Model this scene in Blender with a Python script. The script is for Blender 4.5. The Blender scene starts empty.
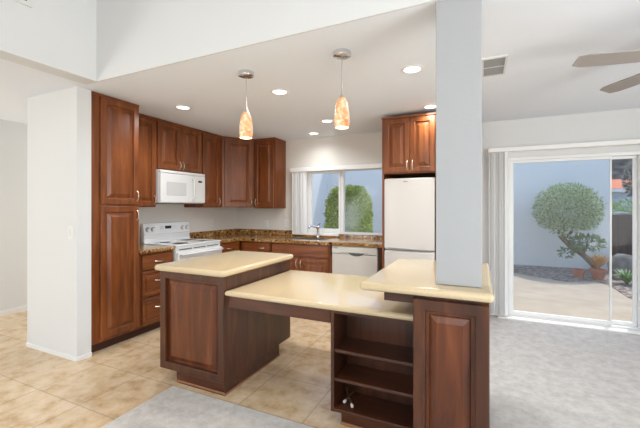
import bpy, bmesh, math, random
from mathutils import Vector, Matrix

random.seed(7)
S = bpy.context.scene
COL = S.collection
PI = math.pi

# ------------------------------------------------------------------ camera, world, sun, fill lamps, exposure
cam_d = bpy.data.cameras.new('camera')
cam = bpy.data.objects.new('camera', cam_d)
COL.objects.link(cam)
cam.location = (0, 0, 1.375)
cam.rotation_euler = (PI / 2, 0, 0.434)
cam_d.sensor_width = 36.0
cam_d.lens = 347 / 640 * 36.0
cam_d.shift_y = -7 / 640
cam_d.clip_end = 300
S.camera = cam

world = bpy.data.worlds.new('sky')
S.world = world
world.use_nodes = True
wn = world.node_tree
for n in list(wn.nodes):
    wn.nodes.remove(n)
w_out = wn.nodes.new('ShaderNodeOutputWorld')
w_bg = wn.nodes.new('ShaderNodeBackground')
w_sky = wn.nodes.new('ShaderNodeTexSky')
w_sky.sky_type = 'NISHITA'
w_sky.sun_disc = False
w_sky.sun_elevation = math.radians(58)
w_sky.sun_rotation = math.radians(20)
w_sky.altitude = 20
w_bg.inputs['Strength'].default_value = 0.285
wn.links.new(w_sky.outputs[0], w_bg.inputs[0])
wn.links.new(w_bg.outputs[0], w_out.inputs[0])

sun_d = bpy.data.lights.new('sun', 'SUN')
sun_d.energy = 2.0
sun_d.angle = 0.009
sun_d.color = (1, .96, .9)
sun = bpy.data.objects.new('sun', sun_d)
COL.objects.link(sun)
sun.location = (2, 12, 14)
sun.rotation_euler = Vector((0.22, 0.42, 0.88)).to_track_quat('Z', 'Y').to_euler()


def area(name, loc, direction, sx, sy, power, color=(1, 1, 1)):
    d = bpy.data.lights.new(name, 'AREA')
    d.shape = 'RECTANGLE'
    d.size, d.size_y = sx, sy
    d.energy = power
    d.color = color
    o = bpy.data.objects.new(name, d)
    COL.objects.link(o)
    o.location = loc
    o.rotation_euler = Vector(direction).to_track_quat('-Z', 'Z').to_euler()
    return o


# added area lamps out of view, filling living room, hall and dining side
area('living_fill', (0.2, -3.42, 1.55), (0, 1, 0.45), 4.2, 2.2, 26, (1, .985, .965))  # added frontal fill lamp, set in the unseen front wall opening
area('living_top_fill', (0.6, -2.0, 3.45), (0, .15, -1), 2.0, 1.6, 42, (1, .985, .965))  # added overhead fill for the carpet and desk front
area('hall_fill', (-4.5, -3.3, 1.4), (-.35, 1, .4), 1.1, 1.8, 66, (.98, .985, 1))  # added fill to brighten the left hall and its low ceiling
area('corridor_fill', (-4.76, 4.7, 1.4), (0, -1, .1), 1.2, 1.8, 24, (1, .985, .97))  # added fill behind the stub, reaching only the hall wall and ceiling
area('dining_fill', (2.93, 0.6, 1.5), (-1, .25, 0.6), 2.2, 1.7, 88, (1, .985, .965))  # added fill tilted upward to lift the right ceiling and carpet

vs = S.view_settings
vs.view_transform = 'Standard'
vs.look = 'None'
vs.gamma = 1
vs.use_curve_mapping = False
vs.exposure = 0.38

# ------------------------------------------------------------------ materials


def new_mat(name):
    m = bpy.data.materials.new(name)
    m.use_nodes = True
    nt = m.node_tree
    b = nt.nodes['Principled BSDF']
    return m, nt, b


def srgb(r, g, b):
    f = lambda c: c / 255 / 12.92 if c / 255 <= .04045 else ((c / 255 + .055) / 1.055) ** 2.4
    return (f(r), f(g), f(b), 1)


def plain(name, rgb, rough=.5, metal=0, bump=0, bscale=80, spec=.5):
    m, nt, b = new_mat(name)
    b.inputs['Base Color'].default_value = srgb(*rgb)
    b.inputs['Roughness'].default_value = rough
    b.inputs['Metallic'].default_value = metal
    b.inputs['Specular IOR Level'].default_value = spec
    if bump:
        tc = nt.nodes.new('ShaderNodeTexCoord')
        nz = nt.nodes.new('ShaderNodeTexNoise')
        nz.inputs['Scale'].default_value = bscale
        nz.inputs['Detail'].default_value = 4
        bp = nt.nodes.new('ShaderNodeBump')
        bp.inputs['Strength'].default_value = bump
        bp.inputs['Distance'].default_value = .01
        nt.links.new(tc.outputs['Object'], nz.inputs['Vector'])
        nt.links.new(nz.outputs['Fac'], bp.inputs['Height'])
        nt.links.new(bp.outputs['Normal'], b.inputs['Normal'])
    return m


def ramp_mat(name, stops, scale=(1, 1, 1), nscale=5, detail=6, rough=.5, bump=0, bdist=.005, distortion=0, coord='Object', nrough=.55, spec=.5):
    m, nt, b = new_mat(name)
    tc = nt.nodes.new('ShaderNodeTexCoord')
    mp = nt.nodes.new('ShaderNodeMapping')
    mp.inputs['Scale'].default_value = scale
    nz = nt.nodes.new('ShaderNodeTexNoise')
    nz.inputs['Scale'].default_value = nscale
    nz.inputs['Detail'].default_value = detail
    nz.inputs['Roughness'].default_value = nrough
    nz.inputs['Distortion'].default_value = distortion
    cr = nt.nodes.new('ShaderNodeValToRGB')
    els = cr.color_ramp.elements
    while len(els) < len(stops):
        els.new(.5)
    for e, (p, c) in zip(els, stops):
        e.position = p
        e.color = srgb(*c)
    nt.links.new(tc.outputs[coord], mp.inputs['Vector'])
    nt.links.new(mp.outputs[0], nz.inputs['Vector'])
    nt.links.new(nz.outputs['Fac'], cr.inputs['Fac'])
    nt.links.new(cr.outputs['Color'], b.inputs['Base Color'])
    b.inputs['Roughness'].default_value = rough
    b.inputs['Specular IOR Level'].default_value = spec
    if bump:
        bp = nt.nodes.new('ShaderNodeBump')
        bp.inputs['Strength'].default_value = bump
        bp.inputs['Distance'].default_value = bdist
        nt.links.new(nz.outputs['Fac'], bp.inputs['Height'])
        nt.links.new(bp.outputs['Normal'], b.inputs['Normal'])
    return m


M = {}
M['wall'] = plain('wall_paint', (222, 223, 222), .9, bump=.06, bscale=60)
M['wall_warm'] = plain('kitchen_wall_paint', (224, 219, 211), .9, bump=.06, bscale=60)
M['ceiling'] = plain('ceiling_paint', (236, 240, 245), .95, bump=.08, bscale=70)
M['trim'] = plain('white_trim', (236, 235, 232), .4)
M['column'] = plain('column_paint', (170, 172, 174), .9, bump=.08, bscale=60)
M['cherry'] = ramp_mat('cherry_wood', [(.25, (92, 46, 18)), (.5, (122, 65, 28)), (.75, (148, 86, 42))], (9, 9, .9), 2.2, 8, .33, .04, .002, .6)
M['cherry_h'] = ramp_mat('cherry_wood_crosswise', [(.25, (92, 46, 18)), (.5, (122, 65, 28)), (.75, (148, 86, 42))], (.9, 9, 9), 2.2, 8, .33, .04, .002, .6)
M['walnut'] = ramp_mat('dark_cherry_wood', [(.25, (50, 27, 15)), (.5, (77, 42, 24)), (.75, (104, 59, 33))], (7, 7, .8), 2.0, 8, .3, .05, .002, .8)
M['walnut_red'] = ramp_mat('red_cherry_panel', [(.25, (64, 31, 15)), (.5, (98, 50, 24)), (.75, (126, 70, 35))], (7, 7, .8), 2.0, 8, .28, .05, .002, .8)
M['walnut_h'] = ramp_mat('dark_cherry_wood_crosswise', [(.25, (50, 27, 15)), (.5, (76, 41, 24)), (.75, (98, 55, 31))], (.8, 7, 7), 2.0, 8, .3, .05, .002, .8)
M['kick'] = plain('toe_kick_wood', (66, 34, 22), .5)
M['oak'] = plain('light_base_moulding', (150, 104, 72), .45)
M['laminate'] = ramp_mat('cream_countertop', [(.3, (205, 184, 147)), (.7, (213, 194, 158))], (1, 1, 1), 120, 3, .14)
M['granite'] = ramp_mat('gold_granite', [(.38, (52, 33, 18)), (.44, (122, 80, 38)), (.49, (196, 150, 88)), (.53, (150, 102, 52)), (.58, (78, 50, 26)), (.63, (216, 180, 124))], (1, 1, 1), 24, 3, .12, nrough=.6)
M['white'] = plain('white_enamel', (229, 229, 228), .22)
M['fridge'] = plain('fridge_enamel', (208, 202, 196), .3)
M['dish'] = plain('dishwasher_enamel', (212, 207, 199), .3)
M['nickel'] = plain('brushed_nickel', (214, 204, 190), .3, 1)
M['chrome'] = plain('chrome', (222, 222, 224), .14, 1)
M['steel'] = plain('sink_steel', (170, 170, 170), .3, 1)
M['black'] = plain('black_plastic', (24, 24, 26), .35)
M['grey'] = plain('grey_plastic', (150, 150, 150), .4)
M['dgrey'] = plain('dark_grey_plastic', (92, 90, 90), .4)
M['mwglass'] = plain('oven_window_white', (206, 206, 206), .15)
M['vinyl'] = plain('white_vinyl', (240, 240, 238), .35)
M['blind'] = plain('blind_vinyl', (243, 242, 240), .6)
M['plate'] = plain('outlet_plate', (230, 230, 228), .35)
M['vent'] = plain('vent_metal', (222, 221, 218), .5)
M['ventdark'] = plain('vent_shadow_grey', (105, 105, 104), .7)
M['fanwood'] = plain('fan_blade_finish', (160, 152, 145), .6)
M['fanmetal'] = plain('fan_metal', (150, 146, 142), .35, .8)
M['rubber'] = plain('white_rubber', (238, 232, 224), .6)
M['spring'] = plain('brass_spring', (150, 120, 90), .35, .9)
M['bark'] = ramp_mat('bark', [(.3, (88, 68, 54)), (.7, (140, 112, 92))], (4, 4, 1), 8, 6, .9, .5, .02)
M['terracotta'] = ramp_mat('terracotta', [(.3, (168, 92, 60)), (.7, (196, 118, 82))], (1, 1, 1), 9, 4, .85)
M['soil'] = plain('potting_soil', (70, 52, 40), 1)
M['rock'] = ramp_mat('grey_rock', [(.3, (120, 112, 104)), (.7, (176, 168, 160))], (1, 1, 1), 5, 8, .95, .6, .04)
M['stucco'] = ramp_mat('pale_stucco', [(.3, (234, 233, 229)), (.7, (242, 241, 238))], (1, 1, 1), 30, 6, .95, .2, .01)
M['fence'] = ramp_mat('brown_fence', [(.3, (74, 54, 46)), (.7, (100, 76, 66))], (6, 6, .6), 3, 5, .85)
M['roof'] = ramp_mat('orange_tile', [(.3, (190, 92, 50)), (.7, (222, 130, 84))], (3, 3, 3), 3, 4, .9)
M['bluehouse'] = plain('blue_house_paint', (176, 202, 226), .9)
M['hill'] = ramp_mat('dark_hillside', [(.35, (52, 50, 46)), (.65, (104, 98, 90))], (1, 1, 1), 1.6, 9, 1, .5, .2)
M['gravel'] = ramp_mat('grey_gravel', [(.35, (92, 78, 70)), (.5, (140, 124, 112)), (.65, (190, 174, 160))], (1, 1, 1), 16, 5, .95, .8, .03)
M['concrete'] = ramp_mat('patio_concrete', [(.3, (172, 155, 132)), (.7, (192, 176, 154))], (1, 1, 1), 3, 8, .9, .1, .01)
M['carpet'] = ramp_mat('grey_carpet', [(.3, (184, 180, 174)), (.55, (214, 210, 204)), (.75, (230, 227, 222))], (1, 1, 1), 11, 12, 1, .9, .012, nrough=.8, spec=.1)


def leaf_mat(name, a, b_):
    m, nt, b = new_mat(name)
    oi = nt.nodes.new('ShaderNodeTexCoord')
    nz = nt.nodes.new('ShaderNodeTexNoise')
    nz.inputs['Scale'].default_value = 26
    nz.inputs['Detail'].default_value = 3
    cr = nt.nodes.new('ShaderNodeValToRGB')
    cr.color_ramp.elements[0].position = .4
    cr.color_ramp.elements[0].color = srgb(*a)
    cr.color_ramp.elements[1].position = .6
    cr.color_ramp.elements[1].color = srgb(*b_)
    nt.links.new(oi.outputs['Object'], nz.inputs['Vector'])
    nt.links.new(nz.outputs['Fac'], cr.inputs['Fac'])
    nt.links.new(cr.outputs[0], b.inputs['Base Color'])
    b.inputs['Roughness'].default_value = .55
    return m


M['leaf'] = leaf_mat('olive_leaves', (112, 138, 78), (220, 228, 188))
M['leaf_bright'] = leaf_mat('bright_leaves', (122, 150, 66), (214, 226, 142))
M['leaf_low'] = leaf_mat('low_leaves', (74, 104, 50), (132, 156, 84))
M['leaf_hedge'] = leaf_mat('hedge_leaves', (92, 130, 52), (160, 186, 96))
M['leaf_dark'] = leaf_mat('dark_leaves', (44, 48, 40), (88, 88, 76))
M['succulent'] = leaf_mat('orange_leaves', (214, 140, 60), (186, 160, 70))
M['agave'] = leaf_mat('agave_leaves', (110, 146, 92), (176, 200, 146))


def tile_mat():
    m, nt, b = new_mat('beige_floor_tile')
    L = nt.links
    tc = nt.nodes.new('ShaderNodeTexCoord')
    mp = nt.nodes.new('ShaderNodeMapping')
    mp.inputs['Location'].default_value = (1.03, -1.95, 0)
    br = nt.nodes.new('ShaderNodeTexBrick')
    br.offset = 0
    br.squash = 1
    br.inputs['Scale'].default_value = 1
    br.inputs['Brick Width'].default_value = .5
    br.inputs['Row Height'].default_value = .47
    br.inputs['Mortar Size'].default_value = .005
    br.inputs['Mortar Smooth'].default_value = .1
    br.inputs['Color1'].default_value = (1, 1, 1, 1)
    br.inputs['Color2'].default_value = (.94, .93, .92, 1)
    br.inputs['Mortar'].default_value = (.74, .71, .68, 1)
    nz = nt.nodes.new('ShaderNodeTexNoise')
    nz.inputs['Scale'].default_value = 8
    nz.inputs['Detail'].default_value = 9
    nz.inputs['Roughness'].default_value = .62
    nz.inputs['Distortion'].default_value = .15
    cr = nt.nodes.new('ShaderNodeValToRGB')
    e = cr.color_ramp.elements
    e.new(.5)
    for q, (p, c) in zip(e, [(.3, (194, 157, 115)), (.47, (219, 192, 154)), (.68, (234, 213, 182))]):
        q.position = p
        q.color = srgb(*c)
    mx = nt.nodes.new('ShaderNodeMix')
    mx.data_type = 'RGBA'
    mx.blend_type = 'MULTIPLY'
    mx.inputs[0].default_value = 1
    L.new(tc.outputs['Object'], mp.inputs[0])
    L.new(mp.outputs[0], br.inputs['Vector'])
    L.new(tc.outputs['Object'], nz.inputs['Vector'])
    L.new(nz.outputs['Fac'], cr.inputs['Fac'])
    L.new(cr.outputs[0], mx.inputs[6])
    L.new(br.outputs['Color'], mx.inputs[7])
    L.new(mx.outputs[2], b.inputs['Base Color'])
    b.inputs['Roughness'].default_value = .24
    bp = nt.nodes.new('ShaderNodeBump')
    bp.inputs['Strength'].default_value = .25
    bp.inputs['Distance'].default_value = .004
    bp.invert = True
    L.new(br.outputs['Fac'], bp.inputs['Height'])
    L.new(bp.outputs[0], b.inputs['Normal'])
    return m


M['tile'] = tile_mat()


def glass_mat(name, haze):
    m = bpy.data.materials.new(name)
    m.use_nodes = True
    nt = m.node_tree
    for n in list(nt.nodes):
        nt.nodes.remove(n)
    out = nt.nodes.new('ShaderNodeOutputMaterial')
    tr = nt.nodes.new('ShaderNodeBsdfTransparent')
    tr.inputs[0].default_value = (.96, .975, .98, 1)
    gl = nt.nodes.new('ShaderNodeBsdfGlossy')
    gl.inputs['Roughness'].default_value = .02
    df = nt.nodes.new('ShaderNodeBsdfDiffuse')
    df.inputs[0].default_value = (.8, .82, .85, 1)
    fr = nt.nodes.new('ShaderNodeFresnel')
    ge = nt.nodes.new('ShaderNodeNewGeometry')
    io = nt.nodes.new('ShaderNodeMapRange')      # same index on both faces of the pane
    io.inputs['To Min'].default_value = 1.14
    io.inputs['To Max'].default_value = 1 / 1.14
    nt.links.new(ge.outputs['Backfacing'], io.inputs['Value'])
    nt.links.new(io.outputs[0], fr.inputs[0])
    m1 = nt.nodes.new('ShaderNodeMixShader')
    m2 = nt.nodes.new('ShaderNodeMixShader')
    m1.inputs[0].default_value = haze
    nt.links.new(tr.outputs[0], m1.inputs[1])
    nt.links.new(df.outputs[0], m1.inputs[2])
    nt.links.new(fr.outputs[0], m2.inputs[0])
    nt.links.new(m1.outputs[0], m2.inputs[1])
    nt.links.new(gl.outputs[0], m2.inputs[2])
    nt.links.new(m2.outputs[0], out.inputs[0])
    return m


M['glass'] = glass_mat('window_glass', .015)
M['glass_hazed'] = glass_mat('hazed_glass', .05)  # white diffuse mixed into the pane paints its haze


def emit(name, col, strength):
    m, nt, b = new_mat(name)
    b.inputs['Base Color'].default_value = (.9, .9, .9, 1)
    b.inputs['Emission Color'].default_value = col
    b.inputs['Emission Strength'].default_value = strength
    return m


M['lens'] = emit('downlight_lens', (1, .98, .95, 1), 2.6)


def shade_mat():
    m, nt, b = new_mat('amber_mosaic_shade')
    tc = nt.nodes.new('ShaderNodeTexCoord')
    vo = nt.nodes.new('ShaderNodeTexVoronoi')
    vo.inputs['Scale'].default_value = 48
    nz = nt.nodes.new('ShaderNodeTexNoise')
    nz.inputs['Scale'].default_value = 16
    cr = nt.nodes.new('ShaderNodeValToRGB')
    e = cr.color_ramp.elements
    e.new(.5)
    for q, (p, c) in zip(e, [(.3, (206, 128, 74)), (.5, (226, 170, 124)), (.7, (238, 212, 180))]):
        q.position = p
        q.color = srgb(*c)
    mx = nt.nodes.new('ShaderNodeMix')
    mx.data_type = 'RGBA'
    mx.inputs[0].default_value = .35
    nt.links.new(tc.outputs['Object'], vo.inputs['Vector'])
    nt.links.new(tc.outputs['Object'], nz.inputs['Vector'])
    nt.links.new(nz.outputs['Fac'], mx.inputs[6])
    nt.links.new(vo.outputs['Color'], mx.inputs[7])
    nt.links.new(mx.outputs[2], cr.inputs['Fac'])
    nt.links.new(cr.outputs[0], b.inputs['Base Color'])
    nt.links.new(cr.outputs[0], b.inputs['Emission Color'])
    b.inputs['Emission Strength'].default_value = .38
    b.inputs['Roughness'].default_value = .3
    return m


M['shade'] = shade_mat()

# ------------------------------------------------------------------ mesh helpers


class MB:
    def __init__(self):
        self.v, self.f = [], []

    def add(self, vs, fs):
        o = len(self.v)
        self.v += [tuple(p) for p in vs]
        self.f += [tuple(i + o for i in f) for f in fs]
        return self

    def box(self, x0, x1, y0, y1, z0, z1):
        return self.add([(x0, y0, z0), (x1, y0, z0), (x1, y1, z0), (x0, y1, z0), (x0, y0, z1), (x1, y0, z1), (x1, y1, z1), (x0, y1, z1)],
                        [(0, 3, 2, 1), (4, 5, 6, 7), (0, 1, 5, 4), (1, 2, 6, 5), (2, 3, 7, 6), (3, 0, 4, 7)])

    def bbox(self, x0, x1, y0, y1, z0, z1, r=.004, seg=2):
        bm = bmesh.new()
        bmesh.ops.create_cube(bm, size=1)
        for v in bm.verts:
            v.co = Vector(((x0 + x1) / 2 + v.co.x * (x1 - x0), (y0 + y1) / 2 + v.co.y * (y1 - y0), (z0 + z1) / 2 + v.co.z * (z1 - z0)))
        bmesh.ops.bevel(bm, geom=bm.edges[:], offset=r, segments=seg, affect='EDGES', profile=.5)
        bm.verts.index_update()
        self.add([v.co[:] for v in bm.verts], [[v.index for v in f.verts] for f in bm.faces])
        bm.free()
        return self

    def tube(self, pts, r, n=8, cap=True):
        pts = [Vector(p) for p in pts]
        rs = r if isinstance(r, (list, tuple)) else [r] * len(pts)
        rings = []
        up = None
        for i, p in enumerate(pts):
            t = (pts[min(i + 1, len(pts) - 1)] - pts[max(i - 1, 0)]).normalized()
            if up is None:
                up = Vector((0, 0, 1)) if abs(t.z) < .9 else Vector((1, 0, 0))
            a = t.cross(up)
            if a.length < 1e-4:
                a = t.cross(Vector((0, 1, 0)))
            a.normalize()
            b = a.cross(t).normalized()
            up = b
            rings.append([p + (a * math.cos(2 * PI * k / n) + b * math.sin(2 * PI * k / n)) * rs[i] for k in range(n)])
        vs = [v for rg in rings for v in rg]
        fs = []
        for i in range(len(rings) - 1):
            for k in range(n):
                k2 = (k + 1) % n
                fs.append((i * n + k, i * n + k2, (i + 1) * n + k2, (i + 1) * n + k))
        if cap:
            fs.append(tuple(range(n))[::-1])
            fs.append(tuple((len(rings) - 1) * n + k for k in range(n)))
        return self.add(vs, fs)

    def lathe(self, prof, n=24, c=(0, 0, 0), axis='z'):
        vs, fs = [], []
        for (r, z) in prof:
            for k in range(n):
                a = 2 * PI * k / n
                if axis == 'z':
                    vs.append((c[0] + r * math.cos(a), c[1] + r * math.sin(a), c[2] + z))
                else:
                    vs.append((c[0] + r * math.cos(a), c[1] + z, c[2] + r * math.sin(a)))
        for i in range(len(prof) - 1):
            for k in range(n):
                k2 = (k + 1) % n
                fs.append((i * n + k, i * n + k2, (i + 1) * n + k2, (i + 1) * n + k))
        fs.append(tuple(range(n))[::-1])
        fs.append(tuple((len(prof) - 1) * n + k for k in range(n)))
        return self.add(vs, fs)

    def slab(self, x0, x1, y0, y1, z0, z1, cr=.04, er=None, seg=6, cn=6):
        """rounded-corner worktop with a rolled edge"""
        er = (z1 - z0) / 2 if er is None else er
        rings = []
        steps = []
        for i in range(seg + 1):
            a = -PI / 2 + PI / 2 * i / seg
            steps.append((er * (1 - math.cos(a)), z0 + er + er * math.sin(a)))
        for i in range(seg + 1):
            a = PI / 2 * i / seg
            steps.append((er * (1 - math.cos(a)), z1 - er + er * math.sin(a)))
        for ins, z in steps:
            r = max(cr - ins, .002)
            ring = []
            for (cx, cy, a0) in ((x1 - ins - r, y1 - ins - r, 0), (x0 + ins + r, y1 - ins - r, PI / 2), (x0 + ins + r, y0 + ins + r, PI), (x1 - ins - r, y0 + ins + r, 3 * PI / 2)):
                for k in range(cn + 1):
                    a = a0 + PI / 2 * k / cn
                    ring.append((cx + r * math.cos(a), cy + r * math.sin(a), z))
            rings.append(ring)
        n = len(rings[0])
        vs = [p for rg in rings for p in rg]
        fs = []
        for i in range(len(rings) - 1):
            for k in range(n):
                k2 = (k + 1) % n
                fs.append((i * n + k, i * n + k2, (i + 1) * n + k2, (i + 1) * n + k))
        fs.append(tuple(range(n))[::-1])
        fs.append(tuple((len(rings) - 1) * n + k for k in range(n)))
        return self.add(vs, fs)

    def panel(self, x0, x1, z0, z1, rings, y=0.0):
        """a raised-panel front: nested rectangles (inset, how far out), facing -y"""
        vs = [(x0, y, z0), (x1, y, z0), (x1, y, z1), (x0, y, z1)]
        for ins, out in rings:
            vs += [(x0 + ins, y - out, z0 + ins), (x1 - ins, y - out, z0 + ins), (x1 - ins, y - out, z1 - ins), (x0 + ins, y - out, z1 - ins)]
        n = len(rings) + 1
        fs = [(0, 3, 2, 1)]
        for i in range(n - 1):
            for k in range(4):
                k2 = (k + 1) % 4
                fs.append((i * 4 + k, i * 4 + k2, (i + 1) * 4 + k2, (i + 1) * 4 + k))
        l = (n - 1) * 4
        fs.append((l, l + 1, l + 2, l + 3))
        return self.add(vs, fs)

    def build(self, name, mat, parent=None, loc=None, rotz=0, smooth=None):
        me = bpy.data.meshes.new(name)
        me.from_pydata(self.v, [], self.f)
        me.materials.append(mat)
        if smooth is not None:
            for p in me.polygons:
                p.use_smooth = True
            me.update()
            try:
                me.set_sharp_from_angle(angle=math.radians(smooth))
            except Exception:
                pass
        me.validate()
        me.update()
        o = bpy.data.objects.new(name, me)
        COL.objects.link(o)
        if parent is not None:
            o.parent = parent
        if loc is not None:
            o.location = loc
        o.rotation_euler.z = rotz
        return o


def tag(o, label=None, cat=None, group=None, kind=None):
    if label:
        o['label'] = label
    if cat:
        o['category'] = cat
    if group:
        o['group'] = group
    if kind:
        o['kind'] = kind
    return o


def thing(name, label, cat, loc, rotz=0, group=None):
    o = bpy.data.objects.new(name, None)
    COL.objects.link(o)
    o.empty_display_size = .1
    o.location = loc
    o.rotation_euler.z = rotz
    return tag(o, label, cat, group)


def struct(name, mb, mat, smooth=None):
    return tag(mb.build(name, mat, smooth=smooth), kind='structure')


def copy_tree(o, parent=None):
    c = o.copy()
    COL.objects.link(c)
    if parent is not None:
        c.parent = parent
    for ch in list(o.children):
        copy_tree(ch, c)
    return c


# ------------------------------------------------------------------ the room
CZ = 2.45           # low ceiling over kitchen, dining side and hall
YW = 4.88           # back wall
YH = 1.89           # plane of the beam where the high ceiling starts
XL = -3.88          # range wall
XR = 3.0            # right wall

struct('floor', MB().box(-5.6, .05, -3.6, 5.0, -.06, 0), M['tile'])
tag(MB().add([(-2.13, -3.5, 0), (.05, -3.5, 0), (.05, 1.93, 0), (-2.13, 1.93, 0),
              (-2.13, -3.5, .012), (.05, -3.5, .012), (.05, 1.93, .012), (-2.13, 1.93, .012)],
             [(0, 3, 2, 1), (4, 5, 6, 7), (0, 1, 5, 4), (1, 2, 6, 5), (2, 3, 7, 6), (3, 0, 4, 7)])
    .box(.05, XR, -3.5, YW, -.05, .012).build('floor_carpet', M['carpet']), kind='structure')

# back wall: kitchen window opening X -2.72..-1.06, Z .97..1.97 ; patio door X .27..1.66, Z 0..1.97
WX0, WX1, WZ0, WZ1 = -2.70, -1.08, .965, 1.96
DX0, DX1, DZ1 = .29, 1.62, 1.985
T = .16
b = MB()
b.box(XL - T, WX0, YW, YW + T, 0, CZ)
b.box(WX0, WX1, YW, YW + T, 0, WZ0)
b.box(WX0, WX1, YW, YW + T, WZ1, CZ)
b.box(WX1, -.40, YW, YW + T, 0, CZ)
struct('wall_back', b, M['wall_warm'])
b = MB()
b.box(-.40, DX0, YW, YW + T, 0, CZ)
b.box(DX0, DX1, YW, YW + T, DZ1, CZ)
b.box(DX1, XR + T, YW, YW + T, 0, CZ)
struct('wall_back_dining', b, M['wall'])
struct('wall_left', MB().box(XL - T, XL, 2.0, YW, 0, CZ), M['wall_warm'])
struct('wall_stub', MB().box(-4.055, -3.257, YH, 2.015, 0, CZ), M['wall'])
struct('baseboard_stub', MB().bbox(-4.063, -3.248, YH - .009, 2.017, 0, .04, .003), M['trim'])
struct('wall_hall', MB().box(-5.62, -5.48, -3.5, 5.0, 0, 2.6), M['wall'])
struct('wall_hall_end', MB().box(-5.6, XL - T, YW, YW + T, 0, 2.6), M['wall'])
struct('baseboard_hall', MB().box(-5.48, -5.466, -3.5, YW, 0, .07), M['trim'])
struct('wall_right', MB().box(XR, XR + T, -.5 + 2.2, YW, 0, CZ).box(XR, XR + T, -3.5, -.5, 0, 4.4)
       .box(XR, XR + T, -.5, 1.7, 0, .65).box(XR, XR + T, -.5, 1.7, 2.35, 4.4), M['wall'])
struct('wall_front', MB().box(-5.6, -1.9, -3.66, -3.5, 0, 4.4).box(2.3, XR + T, -3.66, -3.5, 0, 4.4)
       .box(-1.9, 2.3, -3.66, -3.5, 0, .45).box(-1.9, 2.3, -3.66, -3.5, 2.65, 4.4), M['wall'])
# ceilings
struct('ceiling', MB().box(-4.02, XR, YH + .015, YW, CZ, CZ + .12), M['ceiling'])
struct('ceiling_hall', MB().box(-4.02, -3.15, -3.5, YH + .014, CZ, CZ + .12), M['ceiling'])
struct('ceiling_corridor', MB().box(-5.6, -4.02, -3.5, YW, CZ + .03, CZ + .15), M['ceiling'])
struct('beam_header', MB().box(-3.15, XR, YH, YH + .015, CZ, 4.4).box(-3.15, XR, YH + .015, YH + .14, CZ + .121, 4.4), M['wall'])
struct('wall_upper', MB().box(-3.15, -2.985, -3.5, YH, CZ, 4.4), M['wall'])
struct('ceiling_vault', MB().add([(-3.0, -3.6, 3.3), (XR + .1, -3.6, 3.3), (XR + .1, YH + .14, 4.35), (-3.0, YH + .14, 4.35),
                                 (-3.0, -3.6, 3.4), (XR + .1, -3.6, 3.4), (XR + .1, YH + .14, 4.45), (-3.0, YH + .14, 4.45)],
                                [(0, 3, 2, 1), (4, 5, 6, 7), (0, 1, 5, 4), (1, 2, 6, 5), (2, 3, 7, 6), (3, 0, 4, 7)]), M['ceiling'])
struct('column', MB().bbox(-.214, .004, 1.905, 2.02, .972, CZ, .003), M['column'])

# kitchen window
w = thing('window_1', None, None, (0, 0, 0))
w['kind'] = 'structure'


def frame_ring(x0, x1, z0, z1, l, r_, bt, tp, y0, y1):
    """one mitred rectangular frame: widths left, right, bottom, top"""
    o = [(x0, z0), (x1, z0), (x1, z1), (x0, z1)]
    i_ = [(x0 + l, z0 + bt), (x1 - r_, z0 + bt), (x1 - r_, z1 - tp), (x0 + l, z1 - tp)]
    vs = [(x, y0, z) for x, z in o] + [(x, y0, z) for x, z in i_] + [(x, y1, z) for x, z in o] + [(x, y1, z) for x, z in i_]
    fs = []
    for k in range(4):
        k2 = (k + 1) % 4
        fs += [(k, k2, 4 + k2, 4 + k), (8 + k, 12 + k, 12 + k2, 8 + k2), (k, 8 + k, 8 + k2, k2), (4 + k, 4 + k2, 12 + k2, 12 + k)]
    return MB().add(vs, fs)


fy0, fy1 = YW + .05, YW + .12
frame_ring(WX0, WX1, WZ0, WZ1, .03, .05, .03, .035, fy0, fy1).box(-1.935, -1.89, fy0 + .002, fy1 - .002, WZ0 + .03, WZ1 - .035).build('frame', M['vinyl'], w)
sa = frame_ring(WX0 + .031, -1.936, WZ0 + .031, WZ1 - .036, .24, .03, .045, .025, fy0 - .012, fy0 + .03).build('sliding_sash', M['vinyl'], w)
MB().box(-2.43, -1.966, fy0 + .003, fy0 + .006, WZ0 + .076, WZ1 - .061).build('pane', M['glass'], sa)
MB().box(-1.89, WX1 - .05, fy0 + .03, fy0 + .034, WZ0 + .03, WZ1 - .035).build('pane', M['glass'], w)
struct('trim_1', MB().bbox(WX0 + .005, -1.945, YW - .02, fy0, WZ0 - .03, WZ0 + .002, .004), M['vinyl'])
struct('trim_3', MB().bbox(-1.944, WX1 - .005, YW - .012, fy0, WZ0 - .03, WZ0, .004), M['granite'])

# patio door
d = thing('door_1', None, None, (0, 0, 0))
d['kind'] = 'structure'
frame_ring(DX0, DX1, .014, DZ1, .03, .045, .03, .035, YW + .02, YW + .15).build('frame', M['vinyl'], d)
px0, px1 = DX0 + .032, 1.335
pn = frame_ring(px0, px1, .046, DZ1 - .037, .045, .012, .04, .03, YW + .035, YW + .075).build('sliding_panel', M['vinyl'], d)
MB().box(px0 + .045, px1 - .012, YW + .053, YW + .056, .086, DZ1 - .067).build('pane', M['glass_hazed'], pn)
pn = frame_ring(px1 + .002, DX1 - .047, .046, DZ1 - .037, .006, .03, .04, .03, YW + .09, YW + .13).build('fixed_panel', M['vinyl'], d)
MB().box(px1 + .008, DX1 - .077, YW + .108, YW + .111, .086, DZ1 - .067).build('pane', M['glass'], pn)
struct('trim_2', MB().bbox(DX0 - .1, DX1 + .1, YW - .10, YW - .001, .012, .03, .004), M['trim'])
struct('baseboard_back', MB().box(-.40, DX0 - .02, YW - .014, YW, .012, .09).box(DX1 + .02, XR, YW - .014, YW, .012, .09), M['trim'])

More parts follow.
